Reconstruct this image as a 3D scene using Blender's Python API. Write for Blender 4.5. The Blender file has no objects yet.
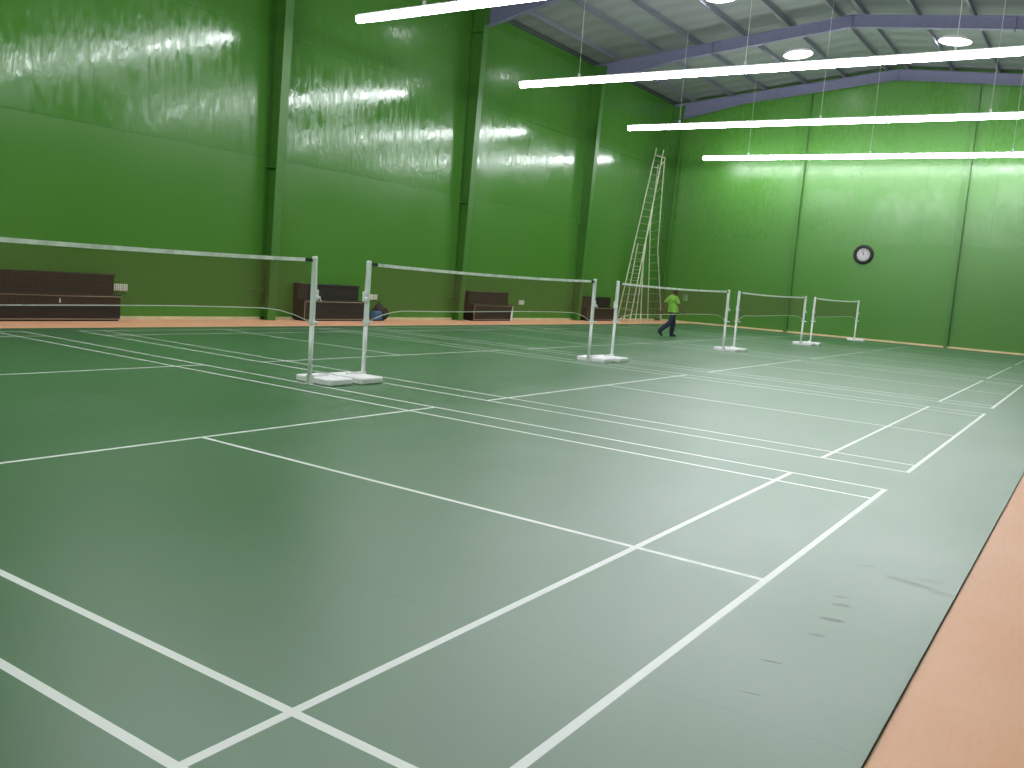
import bpy, bmesh, math, random
from mathutils import Vector, Matrix
random.seed(7)
S = bpy.context.scene
COL = S.collection

# ------------------------------------------------------------------ helpers
def newmat(name): 
    m = bpy.data.materials.new(name); m.use_nodes = True
    nt = m.node_tree; b = nt.nodes['Principled BSDF']
    return m, nt, b
def simple(name, col, rough=.5, metal=0, spec=.5, bump=0, bscale=40, var=0, vscale=6):
    m, nt, b = newmat(name)
    b.inputs['Base Color'].default_value = (*col, 1)
    b.inputs['Roughness'].default_value = rough
    b.inputs['Metallic'].default_value = metal
    b.inputs['Specular IOR Level'].default_value = spec
    tc = nt.nodes.new('ShaderNodeTexCoord')
    if var:
        n = nt.nodes.new('ShaderNodeTexNoise'); n.inputs['Scale'].default_value = vscale; n.inputs['Detail'].default_value = 4
        nt.links.new(tc.outputs['Object'], n.inputs['Vector'])
        r = nt.nodes.new('ShaderNodeValToRGB')
        r.color_ramp.elements[0].position = .3; r.color_ramp.elements[1].position = .7
        r.color_ramp.elements[0].color = (*[c*(1-var) for c in col], 1)
        r.color_ramp.elements[1].color = (*[min(1, c*(1+var)) for c in col], 1)
        nt.links.new(n.outputs['Fac'], r.inputs['Fac']); nt.links.new(r.outputs['Color'], b.inputs['Base Color'])
    if bump:
        n = nt.nodes.new('ShaderNodeTexNoise'); n.inputs['Scale'].default_value = bscale; n.inputs['Detail'].default_value = 3
        nt.links.new(tc.outputs['Object'], n.inputs['Vector'])
        bp = nt.nodes.new('ShaderNodeBump'); bp.inputs['Strength'].default_value = bump; bp.inputs['Distance'].default_value = .01
        nt.links.new(n.outputs['Fac'], bp.inputs['Height']); nt.links.new(bp.outputs['Normal'], b.inputs['Normal'])
    return m
def emis(name, col, strength):
    m, nt, b = newmat(name)
    b.inputs['Base Color'].default_value = (.9, .9, .9, 1)
    b.inputs['Emission Color'].default_value = (*col, 1)
    b.inputs['Emission Strength'].default_value = strength
    return m
def mathn(nt, op, a, b=None, c=None):
    n = nt.nodes.new('ShaderNodeMath'); n.operation = op
    for i, v in enumerate((a, b, c)):
        if v is None: continue
        if isinstance(v, (int, float)): n.inputs[i].default_value = v
        else: nt.links.new(v, n.inputs[i])
    return n.outputs[0]
def mixcol(nt, fac, a, b):
    n = nt.nodes.new('ShaderNodeMix'); n.data_type = 'RGBA'
    for s, v in ((n.inputs[0], fac), (n.inputs[6], a), (n.inputs[7], b)):
        if isinstance(v, (int, float)): s.default_value = v
        elif isinstance(v, tuple): s.default_value = (*v, 1)
        else: nt.links.new(v, s)
    return n.outputs[2]

def bx(bm, x0, x1, y0, y1, z0, z1, mi=0, bev=0, mat=None):
    vs = [bm.verts.new((x, y, z)) for x in (x0, x1) for y in (y0, y1) for z in (z0, z1)]
    F = [(0,1,3,2),(4,6,7,5),(0,4,5,1),(2,3,7,6),(0,2,6,4),(1,5,7,3)]
    fs = []
    for f in F:
        q = bm.faces.new([vs[i] for i in f]); q.material_index = mi; fs.append(q)
    if mat is not None: bmesh.ops.transform(bm, matrix=mat, verts=vs)
    if bev:
        es = list({e for f in fs for e in f.edges})
        bmesh.ops.bevel(bm, geom=es, offset=bev, segments=2, profile=.5, affect='EDGES')
    return vs
def tube(bm, p0, p1, r0, r1=None, seg=12, mi=0):
    r1 = r0 if r1 is None else r1
    p0, p1 = Vector(p0), Vector(p1); d = p1-p0
    q = d.to_track_quat('Z', 'Y').to_matrix().to_4x4(); q.translation = (p0+p1)/2
    ret = bmesh.ops.create_cone(bm, cap_ends=True, segments=seg, radius1=r0, radius2=r1, depth=d.length, matrix=q)
    for v in ret['verts']:
        for f in v.link_faces: f.material_index = mi
def path_tube(bm, pts, r, seg=6):
    for a, b in zip(pts[:-1], pts[1:]): tube(bm, a, b, r, r, seg)
def ball(bm, c, r, sc=(1,1,1), seg=16, rot=None):
    M = Matrix.Translation(c) @ (rot.to_matrix().to_4x4() if rot else Matrix()) @ Matrix.Diagonal((*[r*s for s in sc], 1))
    bmesh.ops.create_uvsphere(bm, u_segments=seg, v_segments=seg//2+2, radius=1, matrix=M)
def capsule(bm, p0, p1, r0, r1, sc=None):
    tube(bm, p0, p1, r0, r1, 16); ball(bm, p0, r0); ball(bm, p1, r1)
def obj(name, bm, m, parent=None, smooth=False, loc=None):
    me = bpy.data.meshes.new(name); bmesh.ops.recalc_face_normals(bm, faces=bm.faces[:])
    if smooth:
        for f in bm.faces: f.smooth = True
    bm.to_mesh(me); bm.free()
    for x in (m if isinstance(m, (list, tuple)) else [m]): me.materials.append(x)
    o = bpy.data.objects.new(name, me); COL.objects.link(o)
    if parent: o.parent = parent
    if loc: o.location = loc
    return o
def tag(o, label=None, cat=None, group=None, kind=None):
    if label: o['label'] = label
    if cat: o['category'] = cat
    if group: o['group'] = group
    if kind: o['kind'] = kind
    return o
def thing(name, label, cat, loc=(0,0,0), rz=0, group=None):
    o = bpy.data.objects.new(name, None); COL.objects.link(o); o.location = loc; o.rotation_euler = (0,0,rz)
    o.empty_display_size = .1
    return tag(o, label, cat, group)
def copy_tree(o, parent=None, kids=None):
    c = o.copy(); COL.objects.link(c); c.parent = parent
    for ch in [k for k in bpy.data.objects if k.parent is o]: copy_tree(ch, c)
    return c
def struct(name, bm, m, label=None, cat=None, group=None, smooth=False):
    return tag(obj(name, bm, m, smooth=smooth), label, cat, group, 'structure')

# ------------------------------------------------------------------ dimensions
XW0, XW1 = -3.0, 36.0            # end walls
YW0, YW1 = -3.0, 15.8            # side walls
YR = 6.6                         # ridge
SL = .103
def raft_z(y): return 10.46 - SL*abs(y-YR)
def roof_z(y): return raft_z(y) + .16
COURTS = [0, 7.045, 14.088, 20.963, 28.152]
FRAMES = [-1.7, 5.75, 13.3, 20.9, 28.4, 35.8]
LIGHTS = [-.45, 6.6, 13.62, 20.32, 27.25, 34.25]

# ------------------------------------------------------------------ materials
def wall_material(name, axis, r0, r1):
    m, nt, b = newmat(name)
    tc = nt.nodes.new('ShaderNodeTexCoord'); sp = nt.nodes.new('ShaderNodeSeparateXYZ')
    nt.links.new(tc.outputs['Object'], sp.inputs[0])
    h = sp.outputs[axis]; z = sp.outputs[2]
    # paint tone
    n = nt.nodes.new('ShaderNodeTexNoise'); n.inputs['Scale'].default_value = .6; n.inputs['Detail'].default_value = 1.5
    nt.links.new(tc.outputs['Object'], n.inputs['Vector'])
    base = mixcol(nt, n.outputs['Fac'], WALL_A, WALL_B)
    # board joints every 0.6 m above 3.85 m; horizontal joints at 3.85 and 6.7
    fr = mathn(nt, 'FRACT', mathn(nt, 'DIVIDE', mathn(nt, 'SUBTRACT', h, 8.11-.6*60), 1.2))
    jv = mathn(nt, 'LESS_THAN', mathn(nt, 'ABSOLUTE', mathn(nt, 'SUBTRACT', fr, .5)), .006)
    up = mathn(nt, 'GREATER_THAN', z, 3.85)
    jv = mathn(nt, 'MULTIPLY', jv, up)
    j1 = mathn(nt, 'LESS_THAN', mathn(nt, 'ABSOLUTE', mathn(nt, 'SUBTRACT', z, 3.85)), .012)
    j2 = mathn(nt, 'LESS_THAN', mathn(nt, 'ABSOLUTE', mathn(nt, 'SUBTRACT', z, 6.72)), .012)
    j = mathn(nt, 'MAXIMUM', jv, mathn(nt, 'MAXIMUM', j1, j2))
    base = mixcol(nt, mathn(nt, 'MULTIPLY', j, .35), base, (.03, .11, .03))
    nt.links.new(base, b.inputs['Base Color'])
    # waves of the trowelled gloss paint
    mp = nt.nodes.new('ShaderNodeMapping')
    sc = [1.5, 1.5, 1.5]; sc[axis] = 3.2; mp.inputs['Scale'].default_value = sc
    nt.links.new(tc.outputs['Object'], mp.inputs['Vector'])
    n1 = nt.nodes.new('ShaderNodeTexNoise'); n1.inputs['Scale'].default_value = 2.6; n1.inputs['Detail'].default_value = 2; n1.inputs['Roughness'].default_value = .5
    nt.links.new(mp.outputs['Vector'], n1.inputs['Vector'])
    mp2 = nt.nodes.new('ShaderNodeMapping'); sc = [1, 1, .6]; sc[axis] = 7; mp2.inputs['Scale'].default_value = sc
    nt.links.new(tc.outputs['Object'], mp2.inputs['Vector'])
    n2 = nt.nodes.new('ShaderNodeTexNoise'); n2.inputs['Scale'].default_value = 1.5; n2.inputs['Detail'].default_value = 2
    nt.links.new(mp2.outputs['Vector'], n2.inputs['Vector'])
    n3 = nt.nodes.new('ShaderNodeTexNoise'); n3.inputs['Scale'].default_value = 2.2; n3.inputs['Detail'].default_value = 4; n3.inputs['Roughness'].default_value = .65
    nt.links.new(mp.outputs['Vector'], n3.inputs['Vector'])
    hgt = mathn(nt, 'ADD', mathn(nt, 'MULTIPLY', n1.outputs['Fac'], 1.0), mathn(nt, 'MULTIPLY', n2.outputs['Fac'], .25))
    hgt = mathn(nt, 'ADD', hgt, mathn(nt, 'MULTIPLY', j, .8))
    bp = nt.nodes.new('ShaderNodeBump'); bp.inputs['Strength'].default_value = .5; bp.inputs['Distance'].default_value = WALL_BUMP
    nt.links.new(hgt, bp.inputs['Height']); nt.links.new(bp.outputs['Normal'], b.inputs['Normal'])
    # upper boards glossier than the plastered lower wall
    rr = nt.nodes.new('ShaderNodeMapRange'); rr.inputs['From Min'].default_value = .35; rr.inputs['From Max'].default_value = .65
    rr.inputs['To Min'].default_value = r0; rr.inputs['To Max'].default_value = r1
    nt.links.new(n.outputs['Fac'], rr.inputs['Value'])
    patch = mathn(nt, 'ADD', mathn(nt, 'MULTIPLY', mathn(nt, 'SUBTRACT', n3.outputs['Fac'], .5), .42), mathn(nt, 'MULTIPLY', mathn(nt, 'SUBTRACT', n2.outputs['Fac'], .5), .18))
    rough = mathn(nt, 'ADD', mathn(nt, 'MAXIMUM', mathn(nt, 'ADD', rr.outputs['Result'], mathn(nt, 'MULTIPLY', patch, up)), .07), mathn(nt, 'MULTIPLY', mathn(nt, 'SUBTRACT', 1.0, up), .07))
    nt.links.new(rough, b.inputs['Roughness'])
    b.inputs['Specular IOR Level'].default_value = .5
    return m
WALL_A, WALL_B = (.064, .205, .027), (.071, .220, .031)
WALL_BUMP = .006
M_WL = wall_material('green_gloss_paint_long_wall', 0, .13, .19)
M_WG = wall_material('green_gloss_paint_gable_wall', 1, .24, .34)
M_COLUMN = simple('green_steel_paint', (.056, .185, .024), .38, var=.06)
M_ROOF = None
m, nt, b = newmat('roof_insulation_foil'); M_ROOF = m
tc = nt.nodes.new('ShaderNodeTexCoord'); w = nt.nodes.new('ShaderNodeTexWave')
w.wave_type = 'BANDS'; w.bands_direction = 'X'; w.inputs['Scale'].default_value = .33; w.inputs['Distortion'].default_value = 1.5; w.inputs['Detail'].default_value = 2; w.inputs['Detail Scale'].default_value = .6
nt.links.new(tc.outputs['Object'], w.inputs['Vector'])
nt.links.new(mixcol(nt, w.outputs['Fac'], (.225, .25, .25), (.265, .29, .29)), b.inputs['Base Color'])
b.inputs['Roughness'].default_value = .55
bp = nt.nodes.new('ShaderNodeBump'); bp.inputs['Strength'].default_value = .6; bp.inputs['Distance'].default_value = .06
nt.links.new(w.outputs['Fac'], bp.inputs['Height']); nt.links.new(bp.outputs['Normal'], b.inputs['Normal'])
M_RAFTER = simple('violet_grey_steel_paint', (.185, .185, .30), .5, var=.08)
M_PURLIN = simple('grey_purlin_steel', (.21, .22, .265), .5, var=.06)

# floor slab: peach coloured cement
m, nt, b = newmat('peach_floor_paint'); M_PEACH = m
tc = nt.nodes.new('ShaderNodeTexCoord')
n = nt.nodes.new('ShaderNodeTexNoise'); n.inputs['Scale'].default_value = 1.1; n.inputs['Detail'].default_value = 8; n.inputs['Roughness'].default_value = .6
nt.links.new(tc.outputs['Object'], n.inputs['Vector'])
mp = nt.nodes.new('ShaderNodeMapping'); mp.inputs['Scale'].default_value = (3, 25, 1); nt.links.new(tc.outputs['Object'], mp.inputs['Vector'])
n2 = nt.nodes.new('ShaderNodeTexNoise'); n2.inputs['Scale'].default_value = 2; n2.inputs['Detail'].default_value = 4; nt.links.new(mp.outputs['Vector'], n2.inputs['Vector'])
f = mathn(nt, 'ADD', mathn(nt, 'MULTIPLY', n.outputs['Fac'], .7), mathn(nt, 'MULTIPLY', n2.outputs['Fac'], .3))
rp = nt.nodes.new('ShaderNodeMapRange'); rp.inputs['From Min'].default_value = .35; rp.inputs['From Max'].default_value = .65; nt.links.new(f, rp.inputs['Value'])
nt.links.new(mixcol(nt, rp.outputs['Result'], (.94, .43, .235), (.98, .51, .315)), b.inputs['Base Color'])
b.inputs['Roughness'].default_value = .5

# court mat
def mat_common(name, ca, cb, rough, spec, scuffs):
    m, nt, b = newmat(name)
    tc = nt.nodes.new('ShaderNodeTexCoord')
    n = nt.nodes.new('ShaderNodeTexNoise'); n.inputs['Scale'].default_value = .55; n.inputs['Detail'].default_value = 7; n.inputs['Roughness'].default_value = .6
    nt.links.new(tc.outputs['Object'], n.inputs['Vector'])
    base = mixcol(nt, n.outputs['Fac'], ca, cb)
    if scuffs:
        n3 = nt.nodes.new('ShaderNodeTexNoise'); n3.inputs['Scale'].default_value = 22; n3.inputs['Detail'].default_value = 3
        nt.links.new(tc.outputs['Object'], n3.inputs['Vector'])
        tot = None
        for (x, y, lx, ly, ang, amt) in scuffs:
            v = nt.nodes.new('ShaderNodeMapping'); v.vector_type = 'TEXTURE'
            v.inputs['Location'].default_value = (x, y, 0); v.inputs['Rotation'].default_value = (0, 0, ang); v.inputs['Scale'].default_value = (lx, ly, 1)
            nt.links.new(tc.outputs['Object'], v.inputs['Vector'])
            ln = nt.nodes.new('ShaderNodeVectorMath'); ln.operation = 'LENGTH'; nt.links.new(v.outputs['Vector'], ln.inputs[0])
            mr = nt.nodes.new('ShaderNodeMapRange'); mr.inputs['From Min'].default_value = 1.0; mr.inputs['From Max'].default_value = .6
            mr.inputs['To Min'].default_value = 0; mr.inputs['To Max'].default_value = amt
            nt.links.new(ln.outputs['Value'], mr.inputs['Value'])
            tot = mr.outputs['Result'] if tot is None else mathn(nt, 'MAXIMUM', tot, mr.outputs['Result'])
        tot = mathn(nt, 'MULTIPLY', tot, mathn(nt, 'MULTIPLY_ADD', n3.outputs['Fac'], .8, .35))
        # roll seams of the vinyl
        sp = nt.nodes.new('ShaderNodeSeparateXYZ'); nt.links.new(tc.outputs['Object'], sp.inputs[0])
        fr = mathn(nt, 'ABSOLUTE', mathn(nt, 'SUBTRACT', mathn(nt, 'FRACT', mathn(nt, 'DIVIDE', mathn(nt, 'ADD', sp.outputs[0], 19.4), 2.2)), .5))
        seam = mathn(nt, 'MULTIPLY', mathn(nt, 'LESS_THAN', fr, .0014), .2)
        base = mixcol(nt, mathn(nt, 'MAXIMUM', tot, seam), base, (.025, .04, .03))
    nt.links.new(base, b.inputs['Base Color'])
    b.inputs['Specular IOR Level'].default_value = spec
    if scuffs: nt.links.new(mathn(nt, 'MULTIPLY', mathn(nt, 'SUBTRACT', 1.0, mathn(nt, 'MAXIMUM', tot, seam)), spec), b.inputs['Specular IOR Level'])
    mr = nt.nodes.new('ShaderNodeMapRange'); mr.inputs['From Min'].default_value = .3; mr.inputs['From Max'].default_value = .7
    mr.inputs['To Min'].default_value = rough-.03; mr.inputs['To Max'].default_value = rough+.03
    nt.links.new(n.outputs['Fac'], mr.inputs['Value']); nt.links.new(mr.outputs['Result'], b.inputs['Roughness'])
    nz = nt.nodes.new('ShaderNodeTexNoise'); nz.inputs['Scale'].default_value = 260; nz.inputs['Detail'].default_value = 2
    nt.links.new(tc.outputs['Object'], nz.inputs['Vector'])
    bp = nt.nodes.new('ShaderNodeBump'); bp.inputs['Strength'].default_value = .25; bp.inputs['Distance'].default_value = .001
    nt.links.new(nz.outputs['Fac'], bp.inputs['Height']); nt.links.new(bp.outputs['Normal'], b.inputs['Normal'])
    return m
SC = [(2.035, -.335, .06, .009, -1.3, .9), (1.69, -.365, .05, .006, -1.35, .8), (3.09, -.36, .05, .022, -1.2, .55),
      (2.96, -.39, .06, .03, -1.1, .6), (2.72, -.405, .07, .03, -1.35, .8), (2.47, -.40, .05, .025, -1.2, .5),
      (3.62, -.60, .18, .045, -1.8, .6), (3.56, -.76, .08, .04, -1.5, .45), (3.76, -.34, .06, .01, -1.0, .6), (3.75, -.68, .09, .05, -1.2, .3)]
MAT_R, MAT_S = .37, .88
M_MAT = mat_common('green_vinyl_mat', (.037, .124, .037), (.050, .150, .050), MAT_R, MAT_S, SC)
M_LINE = mat_common('white_line_paint', (.74, .74, .71), (.80, .80, .77), MAT_R, MAT_S, None)
M_EDGE = simple('mat_edge_shadow', (.012, .012, .012), .7)  # shadow line round the mat, painted as near-black border and side faces
M_CREAM = simple('cream_baseboard_paint', (.55, .50, .30), .5, var=.2, vscale=2)

M_WHITEMETAL = simple('white_powder_coat', (.84, .82, .84), .35, var=.04)
M_WHITEBASE = simple('white_painted_iron', (.86, .82, .84), .45, var=.06, bump=.2, bscale=30)
M_TAPE = simple('white_canvas_tape', (.84, .85, .80), .8, var=.22, vscale=9, bump=.6, bscale=30)
M_CORD = simple('white_cord', (.62, .62, .54), .8)
M_NET = simple('brown_nylon_thread', (.17, .075, .045), .8)
M_BLACK = simple('black_webbing', (.012, .012, .012), .7)
M_WOOD = None
m, nt, b = newmat('dark_wenge_laminate'); M_WOOD = m
tc = nt.nodes.new('ShaderNodeTexCoord'); mp = nt.nodes.new('ShaderNodeMapping'); mp.inputs['Scale'].default_value = (1.2, 14, 14)
nt.links.new(tc.outputs['Object'], mp.inputs['Vector'])
n = nt.nodes.new('ShaderNodeTexNoise'); n.inputs['Scale'].default_value = 2.5; n.inputs['Detail'].default_value = 6; nt.links.new(mp.outputs['Vector'], n.inputs['Vector'])
mr = nt.nodes.new('ShaderNodeMapRange'); mr.inputs['From Min'].default_value = .35; mr.inputs['From Max'].default_value = .65; nt.links.new(n.outputs['Fac'], mr.inputs['Value'])
nt.links.new(mixcol(nt, mr.outputs['Result'], (.010, .005, .0045), (.022, .011, .010)), b.inputs['Base Color']); b.inputs['Roughness'].default_value = .42
M_BANDING = simple('pale_edge_banding', (.34, .25, .17), .6)
M_ALU = simple('pale_weathered_bamboo_and_aluminium', (.62, .62, .48), .45, metal=.1, var=.15)
M_LAMP = emis('led_diffuser_glow', (.93, .95, 1.0), 30)
M_DISC = emis('round_light_glow', (.95, .97, 1.0), 9)

# ------------------------------------------------------------------ floor, mat
bm = bmesh.new(); bx(bm, XW0-.2, XW1+.2, YW0-.2, YW1+.2, -.25, -.012)
struct('floor', bm, M_PEACH, 'peach coloured smooth floor around the green court mat', 'floor')
bm = bmesh.new()
MX0, MX1, MY0, MY1 = -2.2, 35.78, -.826, 13.92
xs = {MX0, MX1, MX0+.012, MX1-.012}; ys = {MY0, MY1, MY0+.002, MY1-.02}
for c in COURTS:
    for a in (0, .04, .44, .48, 3.03, 3.07, 5.62, 5.66, 6.06, 6.10): xs.add(round(c+a, 4))
YL = [(0,.04),(.76,.80),(4.68,4.72),(8.68,8.72),(12.60,12.64),(13.36,13.40)]
for a, c in YL: ys.add(a); ys.add(c)
xs, ys = sorted(xs), sorted(ys)
g = [[bm.verts.new((x, y, 0)) for y in ys] for x in xs]
for i in range(len(xs)-1):
    for k in range(len(ys)-1):
        cx, cy = (xs[i]+xs[i+1])/2, (ys[k]+ys[k+1])/2
        mi = 0
        if cy < MY0+.002 or cy > MY1-.02 or cx < MX0+.012 or cx > MX1-.012: mi = 2
        for c in COURTS:
            u = cx-c
            if 0 < u < 6.1 and 0 < cy < 13.4:
                if any(a < cy < e for a, e in YL): mi = 1
                if u < .04 or .44 < u < .48 or 5.62 < u < 5.66 or u > 6.06: mi = 1
                if 3.03 < u < 3.07 and (cy < 4.72 or cy > 8.68): mi = 1
        f = bm.faces.new((g[i][k], g[i+1][k], g[i+1][k+1], g[i][k+1])); f.material_index = mi
ext = bmesh.ops.extrude_face_region(bm, geom=bm.faces[:])
bmesh.ops.translate(bm, vec=(0, 0, -.0115), verts=[v for v in ext['geom'] if isinstance(v, bmesh.types.BMVert)])
me_o = obj('court_floor', bm, [M_MAT, M_LINE, M_EDGE])
# upward faces must keep their order: flip if recalculated wrongly is not needed for closed mesh
tag(me_o, 'green vinyl mat marked with white lines of five badminton courts', 'court mat', None, 'structure')

# ------------------------------------------------------------------ walls
T = .2
def slab_poly(pts, axis, a0, a1):
    bm = bmesh.new()
    def P(p, a): return (a, p[0], p[1]) if axis == 0 else (p[0], a, p[1])
    A = [bm.verts.new(P(p, a0)) for p in pts]; B = [bm.verts.new(P(p, a1)) for p in pts]
    bm.faces.new(A); bm.faces.new(B[::-1])
    for i in range(len(pts)):
        k = (i+1) % len(pts); bm.faces.new((A[i], A[k], B[k], B[i]))
    return bm
ez = roof_z(YW1)
struct('wall_left', slab_poly([(XW0-T, -.012), (XW1+T, -.012), (XW1+T, ez), (XW0-T, ez)], 1, YW1, YW1+T), M_WL, 'long glossy green wall behind the benches', 'wall')
struct('wall_right', slab_poly([(XW0-T, -.012), (XW1+T, -.012), (XW1+T, roof_z(YW0)), (XW0-T, roof_z(YW0))], 1, YW0-T, YW0), M_WL, 'long green wall facing the benches', 'wall')
gp = [(YW0, -.012), (YW1, -.012), (YW1, roof_z(YW1)), (YR, roof_z(YR)), (YW0, roof_z(YW0))]
struct('wall_back', slab_poly(gp, 0, XW1, XW1+T), M_WG, 'green gable end wall with the round clock', 'wall')
struct('wall_front', slab_poly(gp, 0, XW0-T, XW0), M_WG, 'green gable wall at the near end', 'wall')
# roof sheets
rp_ = [(YW0-T, roof_z(YW0-T)), (YR, roof_z(YR)), (YW1+T, roof_z(YW1+T)), (YW1+T, roof_z(YW1+T)+.12), (YR, roof_z(YR)+.12), (YW0-T, roof_z(YW0-T)+.12)]
struct('ceiling', slab_poly(rp_, 0, XW0-T, XW1+T), M_ROOF, 'pale grey foil lined underside of the pitched roof', 'ceiling')
# skirting strips
bm = bmesh.new(); bx(bm, XW0, XW1, YW1-.02, YW1, -.012, .055)
struct('baseboard_left', bm, M_CREAM, 'thin cream skirting along the bench wall', 'baseboard')
bm = bmesh.new(); bx(bm, XW1-.02, XW1, YW0, YW1-.02, -.012, .06)
struct('baseboard_back', bm, M_CREAM, 'thin cream skirting along the clock wall', 'baseboard')

# ------------------------------------------------------------------ steel frame
def col_mesh(side):
    """tapered I column: outer flange on the wall, web, inner flange; built round x=0, wall face at y=0, growing to -y*side"""
    bm = bmesh.new(); H = 9.45; d0, d1 = .27, .53; w = .125
    def prism(xa, xb, prof):
        A = [bm.verts.new((xa, -y*side, z)) for y, z in prof]; B = [bm.verts.new((xb, -y*side, z)) for y, z in prof]
        bm.faces.new(A); bm.faces.new(B[::-1])
        for i in range(4):
            k = (i+1) % 4; bm.faces.new((A[i], A[k], B[k], B[i]))
    prism(-w, w, [(0, -.012), (.02, -.012), (.02, H), (0, H)])
    prism(-.012, .012, [(.02, -.012), (d0-.018, -.012), (d1-.018, H), (.02, H)])
    prism(-w, w, [(d0-.018, -.012), (d0, -.012), (d1, H), (d1-.018, H)])
    # stiffener plates and splice
    for z in (3.62, 8.7):
        d = d0+(d1-d0)*z/H
        bx(bm, -w, w, *sorted((-.02*side, -(d-.02)*side)), z, z+.03)
    return bm
places = ['behind the camera end', 'left of the first bench', 'just left of the second dark bench', 'just left of the third dark bench', 'just left of the farthest dark bench', 'in the far corner']
for i, x in enumerate(FRAMES):
    for side, yw in ((1, YW1), (-1, YW0)):
        bm = col_mesh(side)
        o = struct('steel_column', bm, M_COLUMN, ('tapered green steel column on the bench wall, ' + places[i]) if side == 1 else 'green steel column on the wall opposite the benches, bay %s from the clock' % ['six','five','four','three','two','one'][i], 'column')
        o.location = (x-.13 if i < 5 else x-.05, yw, 0)
        if side == 1 and i in (1, 2, 3, 4):
            bm = bmesh.new()
            tube(bm, (-.62, -.09, .72), (.0, -.09, .70), .012, seg=8); bx(bm, -.16, -.12, -.13, 0, .66, .78)
            obj('bracket', bm, M_COLUMN, o)
    # rafter pair
    bm = bmesh.new()
    def seg_pts(y0, y1, n=10): return [y0+(y1-y0)*k/n for k in range(n+1)]
    yl = seg_pts(YW0+.01, YR, 12)+seg_pts(YR, YW1-.01, 12)[1:]
    def depth(y):
        d = min(y-YW0, YW1-y); return .38 + .34*max(0, 1-d/3.2)
    def strip(x0, x1, za, zb):
        pr = None
        for y in yl:
            q = [bm.verts.new((x0, y, za(y))), bm.verts.new((x1, y, za(y))), bm.verts.new((x1, y, zb(y))), bm.verts.new((x0, y, zb(y)))]
            if pr:
                for k in range(4):
                    l = (k+1) % 4; bm.faces.new((pr[k], pr[l], q[l], q[k]))
            else: bm.faces.new(q[::-1])
            pr = q
        bm.faces.new(pr)
    top = lambda y: raft_z(y)
    strip(-.1, .1, lambda y: top(y)-.018, top)
    strip(-.008, .008, lambda y: top(y)-depth(y)+.018, lambda y: top(y)-.018)
    strip(-.1, .1, lambda y: top(y)-depth(y), lambda y: top(y)-depth(y)+.018)
    for y in (YR, 11.2, 2.0):   # bolted end plates
        bx(bm, -.1, .1, y-.014, y+.014, top(y)-depth(y)-.06, top(y)-.02)
    o = struct('rafter_beam', bm, M_RAFTER, 'violet grey steel roof rafter ' + ['nearest the front gable, out of sight overhead', 'above the first court', 'over the second court, cut by the top edge of the photo', 'high over the third and fourth courts at the upper left', 'crossing whole under the roof ridge, second from the clock wall', 'flat against the top of the clock wall'][i], 'roof beam')
    o.location = (x if i < 5 else x-.05, 0, 0)
# purlins: Z sections running the length of the hall
PY = [-8.25, -6.6, -5.15, -3.5, -1.95, -.38, .38, 1.95, 3.5, 5.15, 6.6, 8.25]
pw = ['lowest on the far-side slope', 'second up', 'third up', 'fourth up', 'fifth up', 'just below the ridge']
for k, dy in enumerate(PY):
    y = YR+dy; z = raft_z(y)
    bm = bmesh.new()
    bx(bm, XW0, XW1, y-.006, y+.006, z, z+.16)
    bx(bm, XW0, XW1, y, y+.07, z, z+.008)
    bx(bm, XW0, XW1, y-.07, y, z+.15, z+.158)
    r = pw[k] if k < 6 else pw[11-k]
    struct('purlin_beam', bm, M_PURLIN, 'long steel roof purlin, %s%s' % (r, ' over the bench side of the roof' if dy > 0 else ' over the side away from the benches'), 'roof purlin')
bm = bmesh.new(); bx(bm, XW0, XW1, YW1-.06, YW1-.001, 9.50, 9.655)  # added strip, coloured dark to stand in for the shaded gap under the roof
struct('eave_gap_strip', bm, simple('dark_eave_gap', (.05, .07, .06), .5), 'dark narrow strip standing in for the gap along the top edge of the bench wall', 'beam')
# wind columns on the gable
for y, lab in ((9.88, 'thin green vertical post on the clock wall, left of the clock'), (3.72, 'thin green vertical post on the clock wall, right of the clock'), (-1.2, 'thin green vertical post on the clock wall, near its far right end')):
    bm = bmesh.new(); h = raft_z(y)-.42
    bx(bm, -.16, -.145, y-.06, y+.06, -.012, h); bx(bm, -.145, -.012, y-.005, y+.005, -.012, h); bx(bm, -.012, 0, y-.06, y+.06, -.012, h)
    o = struct('gable_column', bm, M_COLUMN, lab, 'column'); o.location = (XW1, 0, 0)

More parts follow.
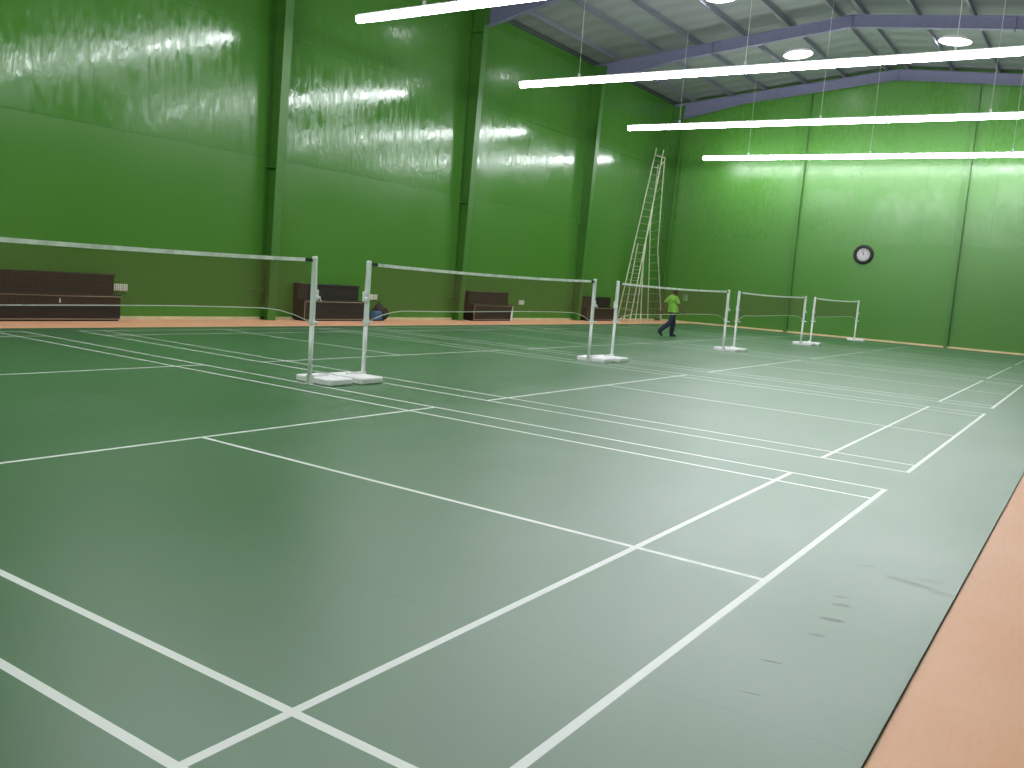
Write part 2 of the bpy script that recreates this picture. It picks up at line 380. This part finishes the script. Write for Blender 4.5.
# ------------------------------------------------------------------ lights
LY0, LY1, LZ = -.6, 13.58, 6.93
def rod_pts(): return (11.66, 6.93, 2.2)
names = ['nearest, out of sight above the near end', 'over the gap between the first and second courts, above the photo', 'cut by the top edge of the photo, first of the four seen', 'second of the four seen, between the second rafter and the first short tube', 'third of the four seen, just under the far rafter', 'lowest and farthest, in front of the clock wall']
def make_linear(x, lab):
    t = thing('linear_light', lab, 'light', (x, 0, LZ), 0, 'long tube lights hanging across the hall')
    bm = bmesh.new(); bx(bm, -.078, .078, LY0, LY1, .095, .14, bev=.008)
    obj('housing', bm, M_WHITEMETAL, t)
    bm = bmesh.new()
    # half-round diffuser
    n = 8; n = 12; prof = [(-.095*math.cos(a), .05-.095*math.sin(a)) for a in [math.radians(-32+244*i/n) for i in range(n+1)]]
    A = [bm.verts.new((p[0], LY0+.01, p[1])) for p in prof]; B = [bm.verts.new((p[0], LY1-.01, p[1])) for p in prof]
    bm.faces.new(A); bm.faces.new(B[::-1])
    for i in range(len(prof)):
        k = (i+1) % len(prof); bm.faces.new((A[i], A[k], B[k], B[i]))
    obj('diffuser', bm, M_LAMP, t)
    for y in rod_pts():
        bm = bmesh.new(); bx(bm, -.03, .03, y-.03, y+.03, .13, .24); tube(bm, (0, y, .24), (0, y, roof_z(y)-LZ), .006, seg=6)
        obj('hanger_rod', bm, M_WHITEMETAL, t)
    return t
L2 = ['long glowing tube light across the hall, nearest of all, above the near gable',
      'long glowing tube light hanging over the gap after the first court',
      'long glowing tube light cut off by the top edge of the photo',
      'long glowing tube light second from the top of the photo, ending over the third bench',
      'long glowing tube light third from the top, its end just above the ladder',
      'long glowing tube light lowest in the photo, close to the clock wall']
for x, l in zip(LIGHTS, L2): make_linear(x, l)
for (x, y, l) in ((31.85, 9.31, 'round glowing disc light in the roof, left of the ridge above the second tube'), (31.75, 4.08, 'round glowing disc light in the roof, farthest right, touching the second tube'), (24.7, 9.5, 'round glowing disc light in the roof cut by the top edge of the photo')):
    zz = roof_z(y)
    t = thing('round_ceiling_light', l, 'light', (x, y, zz), 0, 'round lights set in the roof')
    t.rotation_euler = (-math.atan(SL) if y > YR else math.atan(SL), 0, 0)
    bm = bmesh.new(); bmesh.ops.create_cone(bm, cap_ends=True, segments=40, radius1=.46, radius2=.5, depth=.08, matrix=Matrix.Translation((0,0,-.05)))
    obj('diffuser', bm, M_DISC, t)
    bm = bmesh.new()
    for k in range(40):
        a, b2 = 2*math.pi*k/40, 2*math.pi*(k+1)/40
        vs = [bm.verts.new((r*math.cos(q), r*math.sin(q), z)) for q in (a, b2) for r, z in ((.5, -.07), (.54, -.07), (.54, 0), (.5, 0))]
        for i in range(4):
            l_ = (i+1) % 4; bm.faces.new((vs[i], vs[l_], vs[4+l_], vs[4+i]))
    bmesh.ops.remove_doubles(bm, verts=bm.verts[:], dist=1e-4)
    obj('rim', bm, M_WHITEMETAL, t)

# ------------------------------------------------------------------ badminton posts and nets
YN = 6.7
def make_post(x, y, s, lab, bw=.46, dy=0):
    """s=+1: weight on the +x side of the pole"""
    t = thing('net_post', lab, 'net post', (x, y, 0), 0, 'white portable badminton posts')
    bm = bmesh.new()
    a, b_ = sorted((s*.035, s*bw)); bx(bm, a, b_, -.33+dy, .28+dy, 0, .085, bev=.02)
    obj('base_weight', bm, M_WHITEBASE, t)
    bm = bmesh.new(); a, b_ = sorted((s*.02, s*.30)); bx(bm, a, b_, -.025, .025, .085, .105); bx(bm, *sorted((-s*.02, s*.035)), -.04, .04, 0, .11)
    obj('foot_bracket', bm, M_WHITEMETAL, t)
    bm = bmesh.new(); tube(bm, (0,0,.0), (0,0,.8), .028, seg=20); obj('pole', bm, M_WHITEMETAL, t, True)
    bm = bmesh.new(); tube(bm, (0,0,.76), (0,0,1.535), .034, seg=20); tube(bm, (0,0,1.535), (0,0,1.55), .034, .026, seg=20); obj('upper_pole', bm, M_WHITEMETAL, t)
    bm = bmesh.new(); tube(bm, (0,0,.735), (0,0,.775), .048, seg=20); tube(bm, (0,-.03,.755), (0,-.085,.755), .012, seg=8); ball(bm, (0,-.09,.755), .018, seg=8); obj('clamp_ring', bm, M_WHITEMETAL, t)
    bm = bmesh.new()   # ratchet winder
    bx(bm, *sorted((s*.03, s*.07)), -.025, .025, 1.02, 1.15, bev=.008); tube(bm, (s*.05,-.02,1.06), (s*.05,-.06,1.06), .018, seg=12); tube(bm, (s*.05,-.055,1.06), (s*.08,-.058,1.02), .007, seg=8)
    obj('winder', bm, M_WHITEMETAL, t)
    bm = bmesh.new(); path_tube(bm, [(s*.06, 0, 1.1), (s*.045, 0, 1.35), (s*.02, 0, 1.555), (-s*.03, 0, 1.53)], .004); obj('tension_cord', bm, M_CORD, t)
    return t
def make_net(x0, x1, sag, lab):
    t = thing('badminton_net', lab, 'net', (x0, YN, 0), 0, 'badminton nets in a row')
    L = x1-x0; a, b_ = .10, L-.10
    def zt(u): return 1.527 - sag*4*(u/L)*(1-u/L)
    def zb(u):
        e = min(u-a, b_-u); q = max(0, 1-e/.75)
        return .915-.012*math.sin(u*1.1) - .13*q**2.2
    bm = bmesh.new(); N = 60
    fr = []
    for i in range(N+1):
        u = a+.06+(L-2*(a+.06))*i/N; wv = .004*math.sin(i*1.9)
        fr.append([bm.verts.new((u, yy+wv, z)) for yy, z in ((-.011, zt(u)-.043), (.011, zt(u)-.043), (.012, zt(u)), (-.012, zt(u)))])
    for p, q in zip(fr[:-1], fr[1:]):
        for k in range(4):
            l = (k+1) % 4; bm.faces.new((p[k], p[l], q[l], q[k]))
    bm.faces.new(fr[0][::-1]); bm.faces.new(fr[-1])
    obj('top_tape', bm, M_TAPE, t)
    for s0, s1 in ((.045, a+.06), (L-a-.06, L-.045)):
        bm = bmesh.new(); zz = zt(s0); bx(bm, s0, s1, -.012, .012, zz-.042, zz-.002); obj('end_strap', bm, M_BLACK, t)
    bm = bmesh.new()
    th = .0019
    n = int((b_-a)/.02)
    for i in range(n+1):
        u = a+(b_-a)*i/n
        vs = [bm.verts.new((u+d, 0, z)) for d, z in ((-th, zb(u)), (th, zb(u)), (th, zt(u)-.035), (-th, zt(u)-.035))]; bm.faces.new(vs)
    R = 30
    for r in range(R+1):
        f = r/R; us = [a+(b_-a)*k/24 for k in range(25)]
        zs = [(zb(u)*(1-f)+(zt(u)-.035)*f) for u in us]
        lo = [bm.verts.new((u, .001, z-th)) for u, z in zip(us, zs)]; hi = [bm.verts.new((u, .001, z+th)) for u, z in zip(us, zs)]
        for k in range(24): bm.faces.new((lo[k], lo[k+1], hi[k+1], hi[k]))
    obj('netting', bm, M_NET, t)
    bm = bmesh.new(); pts = [(.055, 0, .755)]+[(a+(b_-a)*k/30, 0, zb(a+(b_-a)*k/30)) for k in range(31)]+[(L-.055, 0, .755)]
    pts.insert(1, (a*.7, 0, .765)) ; path_tube(bm, pts, .0055); obj('bottom_cord', bm, M_CORD, t)
    return t
NETX = [(0, 6.1), (7.045, 13.145), (14.088, 20.188), (20.963, 27.063), (28.152, 34.252)]
nl = ['badminton net nearest the camera, cut off by the left edge', 'second badminton net from the left, between the white posts around the second bench', 'third badminton net, in front of the walking man', 'fourth badminton net, left of the smallest one', 'smallest and farthest badminton net, nearest the clock wall']
pl = [('white net post out of the photo at the near end of the first net', 'white net post on the left of the close front pair, tallest in the photo'),
      ('white net post on the right of the tall close pair, holding the second net', 'white net post at the far end of the second net'),
      ('white net post at the near end of the third net, left of the ladder feet', 'white net post right of the walking man, ending the third net'),
      ('white net post starting the fourth net', 'white net post ending the fourth net, beside the start of the farthest net'),
      ('white net post starting the farthest net', 'white net post standing alone at the far end of the farthest net')]
for i, (a, b_) in enumerate(NETX):
    make_net(a, b_, .03, nl[i])
    make_post(a, YN, -1, pl[i][0], .375 if i == 3 else .425, dy=-.06)
    make_post(b_, YN, 1, pl[i][1], .375 if i == 2 else .425)

# ------------------------------------------------------------------ stepped benches
def bench(x0, x1, lab, knob=False):
    t = thing('stepped_bench', lab, 'bench', (x0, 15.79, -.012), 0, 'dark stepped benches along the green wall')
    L = x1-x0
    bm = bmesh.new(); bx(bm, .01, L-.01, -.20, -.02, .03, .87); obj('upper_box', bm, M_WOOD, t)
    bm = bmesh.new(); bx(bm, 0, L, -.23, -.01, .87, .93, bev=.004); obj('top_board', bm, M_WOOD, t)
    bm = bmesh.new(); bx(bm, .01, L-.01, -.44, -.205, .05, .49); obj('lower_box', bm, M_WOOD, t)
    bm = bmesh.new(); bx(bm, 0, L, -.46, -.235, .49, .535, bev=.004); obj('seat_board', bm, M_WOOD, t)
    bm = bmesh.new()
    bx(bm, 0, L, -.468, -.46, .485, .502); bx(bm, 0, .018, -.454, -.44, .05, .485); bx(bm, 0, L, -.454, -.44, .035, .05)
    o = obj('edge_strip', bm, M_BANDING, t); o['label'] = 'pale edging strip'
    bm = bmesh.new(); bx(bm, .03, L-.03, -.41, -.06, 0, .04); obj('plinth', bm, M_BLACK, t)
    if knob:
        bm = bmesh.new(); bx(bm, L*.47, L*.47+.03, -.46, -.44, .36, .44, bev=.006); o = obj('handle', bm, M_WHITEMETAL, t); o['label'] = 'small white handle'
    return t
bench(6.66, 9.08, 'dark brown stepped wooden bench at the left edge, behind the nearest net', True)
bench(14.05, 16.22, 'dark brown stepped wooden bench seen between the two tall net posts')
bench(21.2, 23.45, 'dark brown stepped wooden bench with a white item at its right end')
bench(28.6, 30.9, 'dark brown stepped wooden bench farthest away, half hidden by net posts near the ladder')

# white cloth on the third bench
bm = bmesh.new()
N = 10; rows = []
for i in range(N+1):
    f = i/N; w_ = .035+.075*f; z = .47-.475*f
    rows.append([bm.verts.new((23.33-w_*.5+w_*k/4-.06*f, 15.30+.012*math.sin(k*2.2+f*3), z)) for k in range(5)])
for a, b_ in zip(rows[:-1], rows[1:]):
    for k in range(4): bm.faces.new((a[k], a[k+1], b_[k+1], b_[k]))
o = obj('cloth', bm, simple('white_cotton', (.7, .7, .66), .9))
md = o.modifiers.new('Solid', 'SOLIDIFY'); md.thickness = .012
tag(o, 'small white cloth hanging against the front of the third dark bench', 'cloth')

# wall sockets
M_SOCK = simple('white_plastic', (.72, .74, .62), .4)
for (x, z, l) in ((9.34, .65, 'white wall socket right of the nearest bench'), (17.0, .62, 'white wall socket above the backpack'), (24.57, .60, 'white wall socket right of the third bench')):
    t = thing('wall_socket', l, 'socket', (x, YW1, z), 0, 'wall sockets')
    bm = bmesh.new(); bx(bm, -.16, .16, -.03, 0, -.075, .075, bev=.008); obj('plate', bm, M_SOCK, t)
    bm = bmesh.new(); bx(bm, -.12, -.02, -.045, -.03, -.05, .05, bev=.004); obj('outlet', bm, M_SOCK, t); bm = bmesh.new(); bx(bm, .04, .12, -.04, -.03, -.04, .04, bev=.003); obj('switch', bm, M_SOCK, t)
# distribution box on the gable
t = thing('wall_mounted_switchboard', 'small pale green box on the clock wall behind the walking man', 'electrical box', (XW1, 14.5, .88), 0)
M_BOX = simple('pale_green_box_paint', (.16, .36, .17), .4)
bm = bmesh.new(); bx(bm, -.1, 0, -.09, .09, .08, .36, bev=.006); obj('case', bm, M_BOX, t)
bm = bmesh.new(); bx(bm, -.112, -.1, -.075, .075, .095, .345, bev=.004); tube(bm, (-.125, -.055, .2), (-.112, -.055, .2), .012, seg=8); obj('cover', bm, M_BOX, t)

# ------------------------------------------------------------------ clock
t = thing('wall_clock', 'round wall clock with thick black rim and pale dial on the gable wall', 'clock', (XW1, 7.12, 3.385), 0)
bm = bmesh.new(); n = 48
prof = [(.385, 0), (.385, .05), (.36, .09), (.31, .10), (.265, .075), (.25, .04), (.25, 0)]
rings = [[bm.verts.new((-h, r*math.cos(2*math.pi*k/n), r*math.sin(2*math.pi*k/n))) for r, h in prof] for k in range(n)]
for k in range(n):
    l = (k+1) % n
    for i in range(len(prof)-1): bm.faces.new((rings[k][i], rings[k][i+1], rings[l][i+1], rings[l][i]))
obj('rim', bm, simple('black_clock_rim', (.004, .005, .004), .6), t, True)
M_DIAL = simple('pale_dial', (.50, .46, .47), .35)
bm = bmesh.new(); tube(bm, (-.035, 0, 0), (-.002, 0, 0), .255, seg=48); obj('dial', bm, M_DIAL, t)
M_DK = simple('dark_clock_print', (.06, .06, .06), .5)
for k in range(12):
    a = 2*math.pi*k/12; R = Matrix.Rotation(a, 4, 'X'); bm = bmesh.new()
    bx(bm, -.039, -.035, -.011, .011, .165, .22, mat=R); obj('hour_mark', bm, M_DK, t)
bm = bmesh.new()
bx(bm, -.046, -.042, -.012, .012, -.03, .12, mat=Matrix.Rotation(math.radians(-32), 4, 'X')); tube(bm, (-.05, 0, 0), (-.035, 0, 0), .018, seg=12); obj('hour_hand', bm, M_DK, t)
bm = bmesh.new(); bx(bm, -.05, -.047, -.008, .008, -.04, .18, mat=Matrix.Rotation(math.radians(-6), 4, 'X')); obj('minute_hand', bm, M_DK, t)

# ------------------------------------------------------------------ tall ladder
t = thing('tall_ladder', 'very tall pale splayed ladder standing in the far corner behind the walking man', 'ladder', (0, 0, 0))
def lerp(a, b_, f): return tuple(a[i]+(b_[i]-a[i])*f for i in range(3))
def along(pts, f):
    ds = [ (Vector(pts[i+1])-Vector(pts[i])).length for i in range(len(pts)-1)]; s = f*sum(ds)
    for i, d in enumerate(ds):
        if s <= d or i == len(ds)-1: return lerp(pts[i], pts[i+1], s/d)
        s -= d
def ladder(lrail, rrail, r, nr, rr, f0=.03, f1=.97):
    for P in (lrail, rrail):
        bm = bmesh.new()
        for a, b_ in zip(P[:-1], P[1:]): tube(bm, a, b_, r, seg=10)
        for q in P[1:-1]: ball(bm, q, r, seg=10)
        obj('rail', bm, M_ALU, t)
    for k in range(nr):
        f = f0+(f1-f0)*k/(nr-1); bm = bmesh.new(); tube(bm, along(lrail, f), along(rrail, f), rr, seg=8); obj('rung', bm, M_ALU_D, t)
M_ALU_D = simple('dull_rung_metal', (.30, .33, .22), .5)
z0 = -.012
ladder([(31.42, 15.50, z0), (33.48, 15.40, 7.29)], [(31.50, 14.95, z0), (33.44, 15.05, 7.20)], .026, 24, .013)
ladder([(31.95, 15.45, z0), (32.53, 15.40, 3.25)], [(32.12, 15.00, z0), (32.50, 15.02, 3.31)], .023, 10, .013)
ladder([(34.42, 15.52, z0), (33.78, 15.50, 4.06), (33.80, 15.40, 6.66)], [(34.62, 14.95, z0), (33.62, 14.98, 3.05), (33.54, 15.0, 5.56), (33.63, 15.05, 6.95)], .022, 20, .012)
bm = bmesh.new(); P = [(32.42, 14.90, z0), (32.23, 14.97, 2.96), (32.66, 15.0, 4.14)]
for a, b_ in zip(P[:-1], P[1:]): tube(bm, a, b_, .028, seg=10)
obj('support_pole', bm, M_ALU, t)
bm = bmesh.new(); tube(bm, (33.47, 15.42, 7.0), (33.56, 15.03, 6.9), .03, seg=10); tube(bm, (33.46, 15.41, 6.5), (33.8, 15.4, 6.55), .02, seg=8); tube(bm, (33.3, 15.05, 6.6), (33.62, 15.05, 6.75), .02, seg=8); obj('top_hinge', bm, M_ALU, t)

# ------------------------------------------------------------------ soft shapes by voxel union
def remesh(o, v, sm=2):
    r = o.modifiers.new('Union', 'REMESH'); r.mode = 'VOXEL'; r.voxel_size = v; r.use_smooth_shade = True
    s = o.modifiers.new('Smooth', 'SMOOTH'); s.iterations = sm; s.factor = .5
    return o
# backpack
t = thing('backpack', 'black backpack with a blue front pocket on the floor by the wall', 'backpack', (16.92, 15.5, -.012), .1)
bm = bmesh.new(); bx(bm, -.15, .21, -.13, .13, .0, .34, bev=.05); ball(bm, (.03, 0, .33), .17, (1, .66, .9)); remesh(obj('body', bm, M_BLACK, t), .015)
M_BLUE = simple('blue_nylon', (.03, .13, .26), .7)
bm = bmesh.new(); bx(bm, -.38, -.04, -.20, .02, .02, .28, bev=.05); remesh(obj('front_pocket', bm, M_BLUE, t), .012)
bm = bmesh.new(); path_tube(bm, [(-.04, 0, .44), (-.02, 0, .50), (.04, 0, .51), (.08, 0, .44)], .012, 8); obj('handle', bm, M_BLACK, t)
for s in (.12, .20):
    bm = bmesh.new(); path_tube(bm, [(s, -.10, .36), (s+.03, -.17, .28), (s+.03, -.18, .14), (s, -.12, .05)], .018, 8); obj('strap', bm, M_BLACK, t)

# ------------------------------------------------------------------ person
per = thing('person', 'man in a lime green t-shirt and dark navy trousers walking behind the third net', 'person', (24.05, 9.78, 0), math.radians(-36.6))
per['group'] = ''
del per['group']
V = Vector
hipL, hipR = V((-.03, .085, .76)), V((-.05, -.085, .76))
knL, anL, toL = V((.035, .085, .41)), V((.0, .085, .075)), V((.15, .09, .028))
knR, anR, toR = V((-.19, -.09, .43)), V((-.52, -.09, .17)), V((-.44, -.09, .045))
pel, wai, che, nek = V((-.06, 0, .80)), V((-.09, 0, .95)), V((-.11, 0, 1.13)), V((-.08, 0, 1.255))
hd = V((-.01, 0, 1.37))
shL, shR = V((-.115, .16, 1.19)), V((-.085, -.16, 1.19))
elL, wrL = V((-.27, .215, .985)), V((-.34, .215, .79))
elR, wrR = V((.01, -.205, .98)), V((.16, -.20, .80))
M_SKIN = simple('brown_skin', (.16, .075, .045), .55)
bm = bmesh.new()
capsule(bm, hipL, knL, .075, .052); capsule(bm, knL, anL, .05, .034); capsule(bm, hipR, knR, .075, .052); capsule(bm, knR, anR, .05, .034)
capsule(bm, anL, toL, .034, .026); capsule(bm, anR, toR, .034, .026)
ball(bm, pel, .135, (.75, 1, .8)); ball(bm, wai, .12, (.72, 1, 1.1)); ball(bm, che, .15, (.7, 1, 1.05))
capsule(bm, che+V((.02, 0, .08)), nek, .06, .046); capsule(bm, nek, hd-V((.01, 0, .02)), .046, .045)
for a, e, w_ in ((shL, elL, wrL), (shR, elR, wrR)):
    capsule(bm, a, e, .047, .035); capsule(bm, e, w_, .034, .023); tube(bm, V((-.10, 0, 1.215)), a, .06, .045)
# head, tilted forward
rot = Matrix.Rotation(math.radians(14), 3, 'Y').to_quaternion()
def H(x, y, z): return hd + rot @ V((x, y, z))
ball(bm, H(0, 0, .02), .088, (1.05, .86, 1.0), rot=rot); ball(bm, H(.022, 0, -.045), .062, (1, .82, .95), rot=rot)
ball(bm, H(.07, 0, -.085), .022, (1, 1.1, .8)); ball(bm, H(.09, 0, -.02), .015, (1.2, .8, 1.3)); ball(bm, H(.085, 0, .0), .010, (1, .8, 2))
ball(bm, H(.076, 0, -.053), .016, (.8, 1.6, .5))
for s in (1, -1):
    ball(bm, H(-.005, s*.078, -.012), .024, (.8, .35, 1.2)); ball(bm, H(.07, s*.03, .022), .014, (.6, 1.6, .5)); ball(bm, H(.062, s*.045, -.025), .017)
# hands: palm, four unequal bent fingers, thumb
def hand(w_, d, side):
    d = d.normalized(); lat = V((0, 1, 0)); nrm = d.cross(lat).normalized(); fwd = nrm.cross(d) if abs(nrm.cross(d).y) > .5 else lat
    # fingers spread along the walking direction
    sp = V((d.z, 0, -d.x)).normalized()
    if sp.x < 0: sp = -sp
    inn = V((0, -side, 0))
    pc = w_+d*.045; q = d.to_track_quat('Z', 'X')
    for k in range(4): capsule(bm, w_+d*.005+sp*(k-1.5)*.009, w_+d*.078+sp*(k-1.5)*.017, .011, .0095)
    for k, ln in enumerate((.028, .034, .036, .031)):
        b0 = w_+d*.078+sp*(k-1.5)*.018; b1 = b0+d*ln+inn*.008+sp*(k-1.5)*.002; b2 = b1+d*ln*.6+inn*.018; b3 = b2+d*ln*.3+inn*.02
        capsule(bm, b0, b1, .0085, .008); capsule(bm, b1, b2, .008, .0075); capsule(bm, b2, b3, .0075, .0065)
    th0 = w_+d*.022+sp*.022+inn*.004; th1 = th0+d*.03+sp*.022+inn*.012; th2 = th1+d*.026+sp*.006+inn*.008
    capsule(bm, th0, th1, .011, .009); capsule(bm, th1, th2, .009, .0075)
hand(wrL, V((-.05, 0, -1)), 1); hand(wrR, V((.55, 0, -.8)), -1)
body = remesh(obj('body', bm, M_SKIN, per), .0055, 1)
M_HAIR = simple('black_hair', (.010, .008, .007), .6, bump=.5, bscale=90)
bm = bmesh.new(); ball(bm, H(-.014, 0, .036), .094, (1.06, .90, .98), rot=rot); ball(bm, H(-.045, 0, -.01), .068, (.8, 1.0, 1.0), rot=rot)
o = remesh(obj('hair', bm, M_HAIR, per), .007, 1)
M_EYE = simple('dark_eye', (.02, .015, .012), .2); M_EYEW = simple('eye_white', (.6, .58, .55), .3)
for s in (1, -1):
    bm = bmesh.new(); ball(bm, H(.075, s*.031, .004), .011, (.7, 1.3, .8)); e = obj('eye', bm, M_EYEW, per, True)
    bm = bmesh.new(); ball(bm, H(.081, s*.031, .004), .0058); obj('iris', bm, M_EYE, e, True)
# t-shirt
M_SHIRT = simple('lime_green_cotton', (.26, .60, .06), .85, bump=.5, bscale=9)
bm = bmesh.new()
ball(bm, che+V((-.005, 0, .0)), .175, (.72, 1.02, .98)); ball(bm, wai+V((-.01, 0, .01)), .152, (.78, 1.02, 1.1)); tube(bm, V((-.06, 0, .755)), V((-.07, 0, .96)), .168, .155, 20)
tube(bm, V((-.11, 0, 1.18)), V((-.085, 0, 1.245)), .10, .062, 16)
for a, e in ((shL, elL), (shR, elR)):
    tube(bm, V((-.105, 0, 1.205)), a, .085, .066); ball(bm, a, .067); tube(bm, a, a.lerp(e, .78), .066, .062)
for v in bm.verts:
    if v.co.z < .99 and abs(v.co.y) < .18 and v.co.x > -.235: v.co.x = -.06+(v.co.x+.06)*.92; v.co.y *= 1.13
remesh(obj('t_shirt', bm, M_SHIRT, per), .008, 2)
# trousers
M_NAVY = simple('dark_navy_cotton', (.008, .013, .035), .8, bump=.4, bscale=10)
bm = bmesh.new(); ball(bm, pel+V((0, 0, -.03)), .145, (.8, 1, .75)); tube(bm, V((-.065, 0, .74)), V((-.075, 0, .85)), .122, .12, 20)
for h_, k_, a_ in ((hipL, knL, anL), (hipR, knR, anR)):
    capsule(bm, h_, k_, .086, .078); capsule(bm, k_, k_.lerp(a_, .95), .078, .068)
remesh(obj('trousers', bm, M_NAVY, per), .008, 2)
M_SHOE = simple('dark_shoe_leather', (.012, .012, .014), .5)
for a_, to in ((anL, toL), (anR, toR)):
    bm = bmesh.new(); d = (to-a_)
    if a_ is anL:
        ball(bm, V((.0, .085, .045)), .045, (1.2, .9, .95)); ball(bm, V((.09, .088, .036)), .045, (1.6, .95, .75)); bx(bm, -.055, .16, .05, .125, .0, .018)
    else:
        ball(bm, a_+V((-.02, 0, -.03)), .045, (1, .9, 1.1)); ball(bm, a_.lerp(to, .6), .045, (1.1, .95, 1.3)); ball(bm, to+V((.005, 0, -.006)), .037, (1.1, 1, .9))
    remesh(obj('shoe', bm, M_SHOE, per), .006, 1)

# ------------------------------------------------------------------ world, camera, view
w = bpy.data.worlds.new('World'); S.world = w; w.use_nodes = True
w.node_tree.nodes['Background'].inputs[0].default_value = (.02, .025, .03, 1); w.node_tree.nodes['Background'].inputs[1].default_value = .3
cam = bpy.data.cameras.new('Camera'); co = bpy.data.objects.new('Camera', cam); COL.objects.link(co)
yaw, pit, rol = .98717, .120983, .0747361
f = Vector((math.sin(yaw)*math.cos(pit), math.cos(yaw)*math.cos(pit), -math.sin(pit)))
rt = f.cross(Vector((0, 0, 1))).normalized(); up = rt.cross(f)
r2 = rt*math.cos(rol)+up*math.sin(rol); u2 = -rt*math.sin(rol)+up*math.cos(rol)
M = Matrix((r2, u2, -f)).transposed().to_4x4(); M.translation = (-1.51074, -1.29884, 1.49153)
co.matrix_world = M
cam.sensor_width = 36; cam.lens = 885.808/1024*36; cam.clip_start = .05; cam.clip_end = 200
S.camera = co
S.view_settings.view_transform = 'Standard'; S.view_settings.look = 'None'
S.view_settings.gamma = 1; S.view_settings.use_curve_mapping = False
S.view_settings.exposure = 0.63
